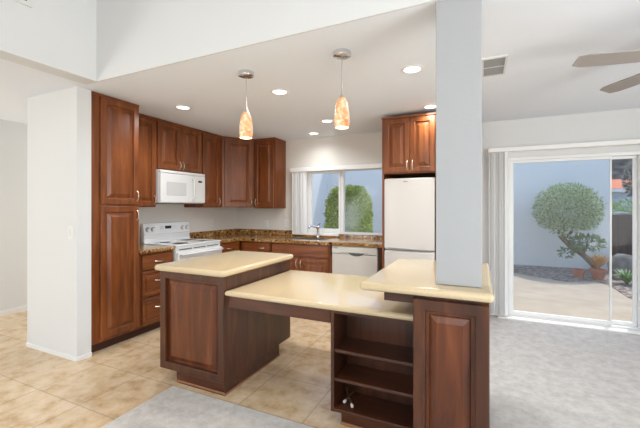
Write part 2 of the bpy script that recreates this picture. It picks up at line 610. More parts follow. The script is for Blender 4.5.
# ------------------------------------------------------------------ cabinets
DOOR = [(0, .017), (.003, .02), (.052, .02), (.056, .016), (.058, .003), (.07, .003), (.1, .015), (.103, .017)]
DRAW = [(0, .017), (.003, .02), (.028, .02), (.032, .015), (.035, .009), (.042, .009), (.056, .015)]
FLAT = [(0, .016), (.004, .02)]


def pull(parent, x, z, horizontal=False, y=-.02, L=.1):
    pts = []
    for k in range(11):
        t = -1 + 2 * k / 10
        out = .026 * (1 - abs(t) ** 3)
        if horizontal:
            pts.append((x + t * L / 2, y - out, z - .004 * (1 - t * t)))
        else:
            pts.append((x, y - out, z + t * L / 2))
    m = MB().tube(pts, [.0075] + [.0058] * 9 + [.0075], 8)
    return m.build('handle', M['nickel'], parent, smooth=50)


def front(parent, name, x0, x1, z0, z1, prof, mat, hx=None, hz=None, horiz=False):
    o = MB().panel(x0, x1, z0, z1, prof).build(name, M[mat], parent)
    if hx is not None:
        pull(o, hx, hz, horiz)
    return o


RZ = PI / 2   # faces +X
XF = -3.27    # base / pantry faces on the range wall
YF = 4.215    # base faces on the back wall

# pantry
c = thing('pantry_cabinet', 'tall cherry pantry cabinet with two stacked doors beside the white wall stub', 'cabinet', (XF, 2.026, 0), RZ)
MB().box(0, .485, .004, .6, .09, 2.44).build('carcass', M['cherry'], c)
MB().box(0, .485, .055, .6, 0, .09).build('toe_kick', M['kick'], c)
MB().bbox(-.002, .487, -.012, .6, 2.425, 2.446, .004).build('crown', M['cherry_h'], c)
front(c, 'door', .075, .475, 1.402, 2.42, DOOR, 'cherry', .452, 1.49)
front(c, 'door', .075, .475, .125, 1.38, DOOR, 'cherry', .452, 1.29)

# drawer base between pantry and range
c = thing('drawer_cabinet', 'cherry three drawer base cabinet between the pantry and the white stove', 'cabinet', (XF, 2.513, 0), RZ)
MB().box(0, .449, .004, .6, .09, .872).build('carcass', M['cherry'], c)
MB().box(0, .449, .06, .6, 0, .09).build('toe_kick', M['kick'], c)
front(c, 'drawer', .035, .436, .70, .855, FLAT, 'cherry_h', .24, .78, True)
front(c, 'drawer', .035, .436, .41, .68, DRAW, 'cherry_h', .24, .57, True)
front(c, 'drawer', .035, .436, .115, .39, DRAW, 'cherry_h', .24, .28, True)

# base right of the range
c = thing('base_cabinet', 'narrow cherry base cabinet in the corner right of the white stove', 'cabinet', (XF, 3.748, 0), RZ)
MB().box(0, .46, .004, .6, .09, .872).build('carcass', M['cherry'], c)
MB().box(0, .46, .06, .6, 0, .09).build('toe_kick', M['kick'], c)
front(c, 'drawer', .02, .40, .70, .855, FLAT, 'cherry_h', .2, .785, True)
front(c, 'door', .02, .40, .115, .68, DOOR, 'cherry', .36, .58)

# back wall bases
c = thing('base_cabinet', 'cherry base cabinet with one drawer between the corner and the sink', 'cabinet', (-3.265, YF, 0))
MB().box(0, .542, .004, .6, .09, .872).build('carcass', M['cherry'], c)
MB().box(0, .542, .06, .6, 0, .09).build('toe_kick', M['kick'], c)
front(c, 'drawer', .06, .525, .70, .855, FLAT, 'cherry_h', .38, .785, True)
front(c, 'door', .06, .525, .115, .68, DOOR, 'cherry', .48, .58)

c = thing('sink_cabinet', 'cherry sink base cabinet with two doors under the window', 'cabinet', (-2.72, YF, 0))
MB().box(0, .935, .004, .6, .09, .71).box(0, .018, .004, .6, .71, .872).box(.917, .935, .004, .6, .71, .872).box(0, .935, .004, .022, .71, .872).build('carcass', M['cherry'], c)
MB().box(0, .935, .06, .6, 0, .09).build('toe_kick', M['kick'], c)
front(c, 'drawer_front', .02, .895, .70, .855, FLAT, 'cherry_h')
front(c, 'door', .02, .455, .115, .68, DOOR, 'cherry', .42, .6)
front(c, 'door', .46, .895, .115, .68, DOOR, 'cherry', .49, .6)

# granite worktops
g = thing('granite_countertop', 'short gold granite countertop piece between pantry and stove', 'countertop', (0, 0, 0))
MB().bbox(XL + .003, -3.235, 2.514, 2.962, .876, .916, .012, 3).build('worktop', M['granite'], g)
MB().bbox(XL + .003, XL + .025, 2.515, 2.962, .917, 1.0, .003).build('backsplash', M['granite'], g)
g = thing('granite_countertop', 'long gold granite countertop running round the corner under the kitchen window', 'countertop', (0, 0, 0))
SX0, SX1, SY0, SY1 = -2.58, -1.95, 4.36, 4.72
YC = 4.175
b = MB()
b.box(XL + .003, -3.235, 3.75, YW - .003, .876, .916)
b.box(-3.235, SX0, YC, YW - .003, .876, .916)
b.box(SX0, SX1, YC, SY0, .876, .916)
b.box(SX0, SX1, SY1, YW - .003, .876, .916)
b.box(SX1, -1.072, YC, YW - .003, .876, .916)
b.build('worktop', M['granite'], g)
b = MB()
b.bbox(XL + .003, XL + .025, 3.75, YW - .004, .917, 1.0, .003)
b.bbox(XL + .026, WX0 - .0, YW - .025, YW - .003, .917, 1.0, .003)
b.bbox(WX0 + .001, -1.072, YW - .022, YW - .003, .917, .935, .003)
b.build('backsplash', M['granite'], g)

# sink
s = thing('kitchen_sink', 'stainless steel sink set into the granite below the window', 'sink', (0, 0, 0))
b = MB()
b.box(SX0 + .002, SX1 - .002, SY0 + .002, SY1 - .002, .735, .745)
b.box(SX0 + .002, SX0 + .012, SY0 + .002, SY1 - .002, .745, .905)
b.box(SX1 - .012, SX1 - .002, SY0 + .002, SY1 - .002, .745, .905)
b.box(SX0 + .012, SX1 - .012, SY0 + .002, SY0 + .012, .745, .905)
b.box(SX0 + .012, SX1 - .012, SY1 - .012, SY1 - .002, .745, .905)
b.build('basin', M['steel'], s)
MB().lathe([(.045, .7455), (.045, .748), (.03, .7485)], 20, ((SX0 + SX1) / 2, 4.54, 0)).build('drain', M['chrome'], s)
f = thing('kitchen_faucet', 'chrome single lever faucet behind the sink', 'faucet', (-2.26, 4.805, .917))
MB().lathe([(.03, 0), (.03, .012), (.022, .02), (.021, .15), (.024, .16), (.018, .175)], 16).build('body', M['chrome'], f, smooth=40)
MB().tube([(0, 0, .13), (-.03, -.05, .158), (-.06, -.11, .168), (-.075, -.14, .162), (-.08, -.15, .135)], [.016, .015, .015, .018, .018], 10).build('spout', M['chrome'], f, smooth=50)
MB().tube([(0, 0, .17), (.01, .0, .185), (.05, -.01, .215)], [.014, .012, .008], 8).build('lever', M['chrome'], f, smooth=50)

# uppers on the range wall
XU = -3.55


def upper(label, y0, y1, z0, doors, hz):
    c = thing('upper_cabinet', label, 'cabinet', (XU, y0, 0), RZ)
    wd = y1 - y0 - .002
    MB().box(0, wd, .004, .325, z0, 2.44).build('carcass', M['cherry'], c)
    MB().bbox(0, wd, -.014, .3, 2.422, 2.446, .004).build('crown', M['cherry_h'], c)
    for x0, x1, hx in doors:
        front(c, 'door', x0, x1, z0 + .012, 2.412, DOOR, 'cherry', hx, hz)
    return c


upper('cherry wall cabinet with one door between the pantry and the microwave', 2.515, 2.958, 1.375, [(.02, .43, .405)], 1.46)
upper('cherry wall cabinet with two short doors above the white microwave', 2.96, 3.708, 1.835, [(.014, .37, .345), (.376, .732, .4)], 1.91)
upper('narrow cherry wall cabinet just right of the microwave', 3.71, 4.14, 1.37, [(.012, .36, .335)], 1.455)
# diagonal corner cabinet
p0, p1 = Vector((XU, 4.142)), Vector((-3.262, 4.555))
vec = p1 - p0
wd = vec.length
ang = math.atan2(vec.y, vec.x)
c = thing('corner_cabinet', 'cherry corner wall cabinet set diagonally with one door', 'cabinet', (p0.x, p0.y, 0), ang)
inv = Matrix.Rotation(-ang, 3, 'Z')
pts = [inv @ (Vector((x, y, 0)) - Vector((p0.x, p0.y, 0))) for x, y in ((XU, 4.142), (-3.262, 4.555), (-3.262, YW - .003), (XL + .003, YW - .003), (XL + .003, 4.142))]
n = len(pts)
for nm, za, zb, mt in (('carcass', 1.37, 2.44, 'cherry'),):
    MB().add([(p.x, p.y, za) for p in pts] + [(p.x, p.y, zb) for p in pts],
             [tuple(range(n))[::-1], tuple(range(n, 2 * n))] + [(k, (k + 1) % n, n + (k + 1) % n, n + k) for k in range(n)]).build(nm, M[mt], c)
MB().bbox(.004, wd - .004, -.014, .02, 2.422, 2.446, .004).build('crown', M['cherry_h'], c)
front(c, 'door', .035, wd - .035, 1.382, 2.412, DOOR, 'cherry', wd - .06, 1.455)
# back wall upper
c = thing('upper_cabinet', 'cherry wall cabinet on the back wall left of the kitchen window', 'cabinet', (-3.258, 4.555, 0))
MB().box(0, .385, .004, .322, 1.355, 2.44).build('carcass', M['cherry'], c)
MB().bbox(0, .389, -.014, .322, 2.422, 2.446, .004).build('crown', M['cherry_h'], c)
front(c, 'door', .02, .372, 1.367, 2.412, DOOR, 'cherry', .045, 1.445)

# fridge surround
YFR = 3.965
c = thing('fridge_cabinet', 'cherry cabinet with two doors over the refrigerator and tall side panels', 'cabinet', (-1.042, YFR, 0))
MB().box(.022, .592, .004, .9, 1.755, 2.40).build('carcass', M['cherry'], c)
MB().box(0, .02, 0, .91, 0, 2.40).build('side_panel', M['cherry'], c)
MB().box(.594, .614, 0, .91, 0, 2.40).build('side_panel', M['cherry'], c)
MB().bbox(-.004, .618, -.016, .9, 2.385, 2.41, .004).build('crown', M['cherry_h'], c)
front(c, 'door', .026, .318, 1.768, 2.378, DOOR, 'cherry', .292, 1.845)
front(c, 'door', .322, .588, 1.768, 2.378, DOOR, 'cherry', .35, 1.845)

# ------------------------------------------------------------------ appliances
r = thing('refrigerator', 'white refrigerator with bottom freezer between tall cherry panels', 'refrigerator', (-1.014, YFR - .01, 0))
W = .556
MB().bbox(0, W, .06, .8, .04, 1.70, .008).build('body', M['fridge'], r)
MB().box(.01, W - .01, .075, .2, 0, .075).build('toe_grille', M['dgrey'], r)


def curved_front(x0, x1, z0, z1, y, bulge, th, n=10, dip=0.0):
    """a gently bowed appliance door; its lower edge dips in the middle"""
    m = MB()
    vs = []
    for k in range(n + 1):
        t = k / n
        x = x0 + (x1 - x0) * t
        o = bulge * (1 - (2 * t - 1) ** 2)
        dz = dip * (1 - (2 * t - 1) ** 2)
        e = .006 if 0 < k < n else .016
        for (yy, zz) in ((y + th, z0 + dz), (y + e - o - .006 + .012, z0 + dz), (y + e - .006 - o, z0 + .012 + dz), (y + e - .006 - o, z1 - .012), (y + e - o + .006, z1), (y + th, z1)):
            vs.append((x, yy, zz))
    fs = []
    for k in range(n):
        for j in range(6):
            j2 = (j + 1) % 6
            fs.append((k * 6 + j, (k + 1) * 6 + j, (k + 1) * 6 + j2, k * 6 + j2))
    fs.append(tuple(range(6)))
    fs.append(tuple(n * 6 + j for j in range(6))[::-1])
    return m.add(vs, fs)


dr = curved_front(0, W, .893, 1.70, 0, .014, .055).build('refrigerator_door', M['fridge'], r, smooth=40)
MB().tube([(.03 + (W - .06) * t / 10, -.014 - .012 * (1 - (t / 5 - 1) ** 2), .905 - .014 * (t / 10) ** 2) for t in range(11)], [.003] + [.007] * 9 + [.003], 8).build('handle', M['grey'], dr, smooth=50)
MB().bbox(.22, .27, -.017, -.008, 1.655, 1.667, .001).build('badge', M['grey'], dr)
curved_front(0, W, .08, .878, 0, .014, .055).build('freezer_door', M['fridge'], r, smooth=40)

dw = thing('dishwasher', 'white dishwasher right of the sink cabinet', 'dishwasher', (-1.778, YF - .012, 0))
W = .618
MB().box(.004, W - .004, .03, .58, .1, .868).build('body', M['dish'], dw)
MB().box(.01, W - .01, .07, .5, 0, .1).build('toe_kick', M['dgrey'], dw)
MB().bbox(.004, W - .004, 0, .03, .11, .765, .006).build('door', M['dish'], dw)
cp = MB().bbox(.004, W - .004, -.004, .03, .772, .866, .006).build('control_strip', M['dish'], dw)
pts = []
b = MB()
vs = []
nn = 12
for k in range(nn + 1):
    t = k / nn
    x = .235 + .21 * t
    dz = .032 * math.sin(PI * t) ** .8
    vs += [(x, -.007, .785), (x, -.007, .785 - dz - .006), (x, .0, .785), (x, .0, .785 - dz - .006)]
fs = []
for k in range(nn):
    a = k * 4
    fs += [(a, a + 1, a + 5, a + 4), (a + 1, a + 3, a + 7, a + 5), (a, a + 4, a + 6, a + 2)]
fs += [(0, 2, 3, 1), (nn * 4, nn * 4 + 1, nn * 4 + 3, nn * 4 + 2)]
b.add(vs, fs)
b.build('handle', M['dgrey'], dw)
MB().box(.12, .5, -.006, -.003, .787, .792).build('handle_lip', M['grey'], dw)
MB().bbox(.03, .085, -.0065, -.003, .835, .852, .001).build('badge', M['grey'], cp)

# range
rg = thing('stove', 'white electric stove with rear control panel on the left kitchen wall', 'stove', (-3.235, 2.972, 0), RZ)
W = .766
MB().bbox(.003, W - .003, .0, .63, .09, .905, .006).build('body', M['white'], rg)
MB().box(.02, W - .02, .05, .5, 0, .09).build('toe_kick', M['dgrey'], rg)
ct = MB().bbox(-.0, W, -.012, .56, .906, .926, .006).build('cooktop', M['white'], rg)
for x, y, rr in ((.2, .14, .1), (.56, .14, .08), (.2, .4, .08), (.56, .4, .1)):
    MB().lathe([(rr, .9262), (rr, .9272), (rr - .006, .9272), (rr - .006, .9262)], 32, (x, y, 0)).build('burner_ring', M['vent'], ct)
# backguard
b = MB()
prof = [(.545, .92), (.60, .92), (.60, 1.165), (.585, 1.172), (.57, 1.165), (.545, 1.03), (.553, 1.018), (.556, .97)]
n = len(prof)
b.add([(.01, y, z) for y, z in prof] + [(W - .01, y, z) for y, z in prof],
      [tuple(range(n)), tuple(range(n, 2 * n))[::-1]] + [(k, n + k, n + (k + 1) % n, (k + 1) % n) for k in range(n)])
bg = b.build('control_panel', M['white'], rg)


def on_guard(z):
    return .545 + (z - 1.03) / .135 * .025 - .001


MB().box(.335, .43, on_guard(1.105) - .006, on_guard(1.105) + .01, 1.088, 1.125).build('display', M['black'], bg)
for x in (.07, .15, .63, .71):
    m = MB().lathe([(.027, 0), (.024, -.02), (.010, -.021), (.010, -.024)], 18, (x, on_guard(1.085), 1.085), 'y')
    k = m.build('knob', M['white'], bg, smooth=40)
    MB().lathe([(.033, .004), (.033, -.003), (.028, -.003), (.028, .004)], 24, (x, on_guard(1.085), 1.085), 'y').build('dial_ring', M['dgrey' if x < .4 else 'grey'], k)
for i, (x, z) in enumerate([(.27, 1.12), (.3, 1.12), (.27, 1.09), (.3, 1.09), (.47, 1.12), (.5, 1.12), (.47, 1.09), (.5, 1.09), (.53, 1.105)]):
    MB().bbox(x - .01, x + .01, on_guard(z) - .003, on_guard(z) + .008, z - .007, z + .007, .002).build('button', M['vent'], bg)
od = MB().bbox(.006, W - .006, -.035, -.002, .25, .84, .01).build('oven_door', M['white'], rg)
MB().bbox(.17, W - .17, -.038, -.03, .42, .66, .002).build('window', M['mwglass'], od)
h = MB().tube([(.04, -.036, .81), (.04, -.07, .815), (.06, -.078, .815), (W - .06, -.078, .815), (W - .04, -.07, .815), (W - .04, -.036, .81)], .015, 10).build('handle', M['white'], od, smooth=50)
MB().bbox(.006, W - .006, -.03, -.002, .1, .24, .008).build('storage_drawer', M['white'], rg)
b = MB()
for i in range(3):
    b.box(.05 + i * .23, .25 + i * .23, -.004, .0, .862, .874)
b.build('vent_slot', M['dgrey'], rg)

# microwave
mw = thing('microwave', 'white over the range microwave below the short cherry cabinet', 'microwave', (-3.485, 2.964, 0), RZ)
W = .744
MB().bbox(0, W, .02, .385, 1.425, 1.83, .004).build('body', M['white'], mw)
MB().box(.02, W - .02, .03, .36, 1.416, 1.425).build('bottom_plate', M['dgrey'], mw)
dd = MB().bbox(.002, .545, -.008, .02, 1.432, 1.79, .006).build('door', M['white'], mw)
MB().bbox(.09, .40, -.0105, -.005, 1.52, 1.685, .003).build('window', M['mwglass'], dd)
MB().tube([(.505, -.006, 1.475), (.505, -.04, 1.49), (.505, -.046, 1.52), (.505, -.046, 1.70), (.505, -.04, 1.73), (.505, -.006, 1.745)], .011, 10).build('handle', M['white'], dd, smooth=50)
cp = MB().bbox(.548, W - .002, -.008, .02, 1.432, 1.79, .006).build('control_panel', M['white'], mw)
MB().box(.61, .68, -.0095, -.005, 1.705, 1.73).build('display', M['black'], cp)
for i in range(4):
    for j in range(3):
        MB().box(.60 + j * .034, .622 + j * .034, -.0092, -.005, 1.48 + i * .05, 1.505 + i * .05).build('button', M['vent'], cp)
b = MB()
b.bbox(.002, W - .002, -.004, .02, 1.795, 1.828, .004)
b.build('vent_grille', M['white'], mw)

# ------------------------------------------------------------------ island, desk, bar
IX0, IX1, IY0, IY1 = -2.335, -1.69, 1.985, 2.955
c = thing('kitchen_island', 'dark cherry kitchen island with raised end panel', 'island', (0, 0, 0))
MB().box(IX0 + .004, IX1, IY0 + .034, IY1, .105, .868).build('carcass', M['walnut'], c)
MB().box(IX0 + .17, IX1 - .004, IY0 + .012, IY1 - .2, 0, .105).build('toe_kick', M['walnut_h'], c)
b = MB()
b.bbox(IX0 + .163, IX1 + .006, IY0 + .003, IY0 + .012, 0.0125, .026, .003)
b.bbox(IX1 - .003, IX1 + .006, IY0 + .003, IY1 - .193, 0, .014, .003)
b.build('shoe_moulding', M['oak'], c)


def end_panel(par, x0, x1, z0, z1, y):
    """flat frame with a deep moulded edge, and the raised field inside it"""
    vs, fs = [], []
    R_ = [(0, 0), (0, .028), (.003, .032), (.054, .032), (.058, .029), (.06, .004), (.06, 0)]
    for ins, out in R_:
        vs += [(x0 + ins, y - out, z0 + ins), (x1 - ins, y - out, z0 + ins), (x1 - ins, y - out, z1 - ins), (x0 + ins, y - out, z1 - ins)]
    for i in range(len(R_)):
        i2 = (i + 1) % len(R_)
        for k in range(4):
            k2 = (k + 1) % 4
            fs.append((i * 4 + k, i * 4 + k2, i2 * 4 + k2, i2 * 4 + k))
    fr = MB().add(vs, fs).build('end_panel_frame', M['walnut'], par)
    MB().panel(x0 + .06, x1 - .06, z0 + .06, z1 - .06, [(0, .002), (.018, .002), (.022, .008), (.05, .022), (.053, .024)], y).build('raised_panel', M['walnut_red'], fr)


end_panel(c, IX0, IX1, .09, .868, IY0 + .032)
tag(MB().slab(-2.375, -1.652, 1.94, 2.985, .87, .915, .05).build('island_countertop', M['laminate'], smooth=40),
    'cream countertop with rounded edges on top of the kitchen island', 'countertop')

# desk between island and bar
DY0, DY1, DZ = 1.992, 2.95, .766
g = thing('desk_countertop', 'low cream desk countertop spanning between the island and the bar', 'countertop', (0, 0, 0))
MB().slab(IX1 + .003, -.325, DY0, DY1, DZ - .04, DZ, .004).build('worktop', M['laminate'], g, smooth=40)
MB().box(IX1 + .02, -.868, DY0 + .03, DY0 + .05, .64, DZ - .041).build('apron', M['walnut_h'], g)
MB().box(IX1 + .02, -.868, DY1 - .06, DY1 - .04, .64, DZ - .041).build('apron', M['walnut_h'], g)

# open shelf unit
SXA, SXB = -.862, -.326
SY = DY0 + .03
ST = DZ - .042
c = thing('bookshelf', 'dark cherry open shelf unit under the desk countertop beside the bar', 'shelf', (0, 0, 0))
MB().box(SXA, SXA + .022, SY, SY + .27, .085, ST).build('side_panel', M['walnut'], c)
MB().box(SXB - .02, SXB, SY, SY + .27, .085, ST).build('side_panel', M['walnut'], c)
MB().box(SXA + .022, SXB - .02, SY + .235, SY + .25, .085, ST).build('back_panel', M['walnut'], c)
for z in (.478, .297):
    MB().bbox(SXA + .022, SXB - .02, SY + .006, SY + .234, z - .02, z, .003).build('shelf', M['walnut_h'], c)
MB().bbox(SXA + .022, SXB - .02, SY, SY + .234, .085, .107, .003).build('bottom_shelf', M['walnut_h'], c)
MB().box(SXA + .022, SXB - .02, SY + .002, SY + .234, .705, ST).build('top_rail', M['walnut_h'], c)
MB().box(SXA + .06, SXB, SY + .03, SY + .25, 0, .084).build('toe_kick', M['walnut_h'], c)
MB().bbox(SXA + .054, SXB, SY + .021, SY + .031, 0, .018, .003).build('shoe_moulding', M['oak'], c)

# bar cabinet
c = thing('bar_cabinet', 'dark cherry bar cabinet with a raised door panel below the white column', 'cabinet', (0, 0, 0))
BX0, BX1, BY0, BY1 = -.321, .038, 1.84, 2.74
MB().box(BX0, BX1, BY0 + .014, BY1, .09, .923).build('carcass', M['walnut'], c)
MB().box(BX0 + .01, BX1 - .01, BY0 + .03, BY1 - .05, 0, .09).build('toe_kick', M['walnut_h'], c)
end_panel(c, BX0 + .004, BX1 - .004, .105, .905, BY0 + .013)
MB().box(-.475, BX0 - .001, 1.85, 2.70, .872, .924).build('overhang_support', M['walnut_h'], c)
tag(MB().slab(-.60, .058, 1.79, 2.785, .925, .97, .02).build('bar_countertop', M['laminate'], smooth=40),
    'raised cream bar countertop around the foot of the white column', 'countertop')

# spring door stops on the bottom shelf
for i, (a, o, lb) in enumerate([((-.80, 2.10, .118), (-.765, 2.19, .150), 'spring door stop with white rubber tip, left one on the bottom shelf'),
                                ((-.738, 2.075, .118), (-.815, 2.175, .165), 'spring door stop with white rubber tip, right one leaning across the other')]):
    a, o = Vector(a), Vector(o)
    t = thing('door_stop', lb, 'door stop', a, 0, 'spring door stops on the bottom shelf')
    dv = o - a
    q = dv.to_track_quat('Z', 'Y')
    L = dv.length
    pts = [q @ Vector((.0055 * math.cos(k * .9), .0055 * math.sin(k * .9), .012 + (L - .016) * k / 70)) for k in range(71)]
    MB().tube(pts, .0016, 5).build('spring', M['spring'], t, smooth=60)
    pf = [(.002, -.010), (.008, -.008), (.0105, 0), (.009, .008), (.0065, .016)]
    m = MB().lathe(pf, 14)
    m.v = [tuple(q @ Vector(v)) for v in m.v]
    m.build('rubber_tip', M['rubber'], t, smooth=60)
    m = MB().lathe([(.009, L - .004), (.009, L + .004), (.004, L + .006)], 14)
    m.v = [tuple(q @ Vector(v)) for v in m.v]
    m.build('mounting_cap', M['spring'], t, smooth=40)

# ------------------------------------------------------------------ blinds
bl = thing('vertical_blind', 'white vertical blinds drawn to the left of the kitchen window', 'blind', (0, 0, 0))
MB().bbox(-2.745, WX1 + .012, YW - .09, YW - .002, 1.925, 1.99, .006).build('valance', M['blind'], bl)
for i in range(7):
    x = -2.69 + i * .032
    m = MB().bbox(-.042, .042, -.0015, .0015, .945, 1.93, .001, 1)
    m.build('slat', M['blind'], bl, (x, YW - .047, 0), 1.25 + .22 * math.sin(i * 2.1))
bl = thing('vertical_blind', 'white vertical blinds gathered left of the patio door', 'blind', (0, 0, 0))
MB().bbox(.085, 1.80, YW - .105, YW - .002, 2.05, 2.1, .006).build('valance', M['blind'], bl)
for i in range(9):
    x = .115 + i * .021
    m = MB().bbox(-.044, .044, -.0015, .0015, .04, 2.055, .001, 1)
    m.build('slat', M['blind'], bl, (x, YW - .052, 0), 1.0 + .12 * math.sin(i * 1.7))

# ------------------------------------------------------------------ wall plates and vents
def plate(name, label, cat, loc, rotz, w_, h_, holes, group=None, kind='outlet'):
    t = thing(name, label, cat, loc, rotz, group)
    MB().bbox(-w_ / 2, w_ / 2, -.006, -.0005, -h_ / 2, h_ / 2, .002).build('cover_plate', M['plate'], t)
    for hx, hz, hw, hh in holes:
        MB().bbox(hx - hw / 2, hx + hw / 2, -.009, -.005, hz - hh / 2, hz + hh / 2, .001).build('receptacle' if kind == 'outlet' else 'rocker', M['vent'], t)
    return t


OUT = [(0, .021, .03, .028), (0, -.021, .03, .028)]
plate('wall_outlet', 'white wall outlet above the backsplash on the stove wall', 'outlet', (XL, 4.28, 1.12), RZ, .072, .116, OUT)
plate('wall_outlet', 'white wall outlet on the back wall below the corner wall cabinet', 'outlet', (-3.245, YW, 1.10), 0, .072, .116, OUT)
plate('light_switch', 'white double switch plate on the back wall beside the kitchen window', 'switch', (-2.855, YW, 1.11), 0, .116, .116, [(-.024, 0, .032, .066), (.024, 0, .032, .066)], kind='switch')
plate('light_switch', 'white light switch on the stub wall left of the pantry', 'switch', (-3.345, YH, 1.145), 0, .072, .116, [(0, 0, .032, .066)], kind='switch')

v = thing('ceiling_vent', 'white ceiling air vent with grey louvres right of the column', 'vent', (.09, 2.955, CZ))
MB().box(-.085, .085, -.19, -.172, -.014, -.0005).box(-.085, .085, .172, .19, -.014, -.0005).box(-.085, -.07, -.172, .172, -.014, -.0005).box(.07, .085, -.172, .172, -.014, -.0005).box(-.07, .07, -.006, .006, -.012, -.0005).build('frame', M['vent'], v)
MB().box(-.07, .07, -.172, .172, -.003, -.0005).build('duct', M['ventdark'], v)
b = MB()
for i in range(16):
    y = -.165 + i * .022
    if abs(y) > .012:
        b.add([(-.07, y, -.003), (.07, y, -.003), (.07, y + .012, -.012), (-.07, y + .012, -.012), (-.07, y + .002, -.003), (.07, y + .002, -.003), (.07, y + .014, -.012), (-.07, y + .014, -.012)],
              [(0, 1, 2, 3), (7, 6, 5, 4), (0, 4, 5, 1), (3, 2, 6, 7), (0, 3, 7, 4), (1, 5, 6, 2)])
b.build('louvres', M['grey'], v)
v = thing('wall_vent', 'white return air grille high on the upper left wall', 'vent', (-2.985, 1.285, 2.97), RZ)
MB().bbox(-.13, .13, -.012, -.0005, -.14, -.11, .002).bbox(-.13, .13, -.012, -.0005, .11, .14, .002).bbox(-.13, -.1, -.012, -.0005, -.11, .11, .002).bbox(.1, .13, -.012, -.0005, -.11, .11, .002).build('frame', M['vent'], v)
b = MB()
for i in range(10):
    z = -.105 + i * .021
    b.box(-.1, .1, -.009, -.003, z, z + .013)
b.build('louvres', M['ventdark'], v)

# ------------------------------------------------------------------ lights
for i, (x, y, lb) in enumerate([(-2.91, 2.77, 'recessed ceiling light in front of the microwave cabinet'),
                                (-1.70, 2.775, 'recessed ceiling light between the two pendants'),
                                (-.485, 2.755, 'recessed ceiling light nearest the white column'),
                                (-1.74, 3.965, 'recessed ceiling light close to the shade of the pendant nearer the column'),
                                (-2.21, 4.55, 'recessed ceiling light above the kitchen sink close to the back wall'),
                                (-.485, 3.86, 'recessed ceiling light above the fridge cabinet doors')]):
    t = thing('recessed_light', lb, 'ceiling light', (x, y, CZ), 0, 'recessed ceiling lights')
    MB().lathe([(.088, -.0005), (.088, -.005), (.066, -.008), (.062, -.0005)], 32).build('trim_ring', M['trim'], t, smooth=40)
    MB().lathe([(.062, -.0045), (.045, -.0065), (.01, -.0068)], 32).build('lens', M['lens'], t, smooth=40)
    ld = bpy.data.lights.new('downlight', 'SPOT')
    ld.energy = 40 if y < 3.5 else (30 if y < 4.4 else 14)
    ld.spot_size = math.radians(165)
    ld.spot_blend = .9
    ld.shadow_soft_size = .07
    ld.color = (.93, .965, 1)
    lo = bpy.data.objects.new('downlight', ld)
    COL.objects.link(lo)
    lo.parent = t
    lo.location = (0, 0, -.02)

for i, (x, y, lb) in enumerate([(-1.70, 2.265, 'amber mosaic glass pendant hanging in front of the corner cabinets, left of the two'),
                                (-.875, 2.25, 'amber mosaic glass pendant hanging nearer the white column, right of the two')]):
    t = thing('pendant_lamp', lb, 'pendant lamp', (x, y, CZ), 0, 'amber pendants over the desk')
    MB().lathe([(.062, -.0005), (.064, -.012), (.06, -.03), (.045, -.036), (.008, -.04)], 28).build('canopy', M['chrome'], t, smooth=40)
    MB().tube([(0, 0, -.038), (0, 0, -.24)], .0022, 6).build('cord', M['grey'], t)
    MB().tube([(0, 0, -.2), (0, 0, -.275), (0, 0, -.3), (0, 0, -.318)], [.0045, .006, .012, .02], 12).build('socket_cap', M['nickel'], t, smooth=50)
    sh = [(.016, -.298), (.026, -.315), (.036, -.345), (.043, -.39), (.047, -.44), (.048, -.49), (.046, -.525), (.043, -.542),
          (.040, -.541), (.043, -.52), (.044, -.49), (.043, -.44), (.039, -.39), (.032, -.345), (.02, -.315), (.012, -.3)]
    MB().lathe([(r_ * 1.1, -.42 + (z_ + .42) * .86) for r_, z_ in sh], 28).build('lamp_shade', M['shade'], t, smooth=60)
    ld = bpy.data.lights.new('pendant_bulb', 'POINT')
    ld.energy = 9
    ld.color = (1, .86, .68)
    ld.shadow_soft_size = .03
    lo = bpy.data.objects.new('pendant_bulb', ld)
    COL.objects.link(lo)
    lo.parent = t
    lo.location = (0, 0, -.44)

# ceiling fan at rest (its hub is just outside the picture)
fn = thing('ceiling_fan', 'ceiling fan with grey brown blades on the dining ceiling', 'ceiling fan', (1.2, 2.68, CZ))
MB().lathe([(.07, -.0005), (.075, -.03), (.03, -.05), (.012, -.055), (.012, -.12), (.09, -.14), (.1, -.17), (.09, -.21), (.03, -.225)], 28).build('motor', M['fanmetal'], fn, smooth=40)
for k in range(5):
    a = math.radians(192) - k * 2 * PI / 5
    m = MB()
    n_ = 10
    vs = []
    for j in range(n_ + 1):
        t_ = j / n_
        rr = .2 + .5 * t_
        hw = .05 + .018 * math.sin(PI * min(t_ * 1.1, 1) * .6)
        if j == n_:
            hw *= .6
        tw = .01
        vs += [(rr, -hw, -.205 - tw), (rr, hw, -.205 + tw), (rr, hw, -.199 + tw), (rr, -hw, -.199 - tw)]
    fs = [(0, 1, 2, 3), tuple(n_ * 4 + q for q in (3, 2, 1, 0))]
    for j in range(n_):
        for q in range(4):
            q2 = (q + 1) % 4
            fs.append((j * 4 + q, (j + 1) * 4 + q, (j + 1) * 4 + q2, j * 4 + q2))
    m.add(vs, fs)
    bo = m.build('blade', M['fanwood'], fn, (0, 0, 0), a)
    MB().bbox(.08, .24, -.02, .02, -.205, -.196, .002).build('blade_iron', M['fanmetal'], bo)

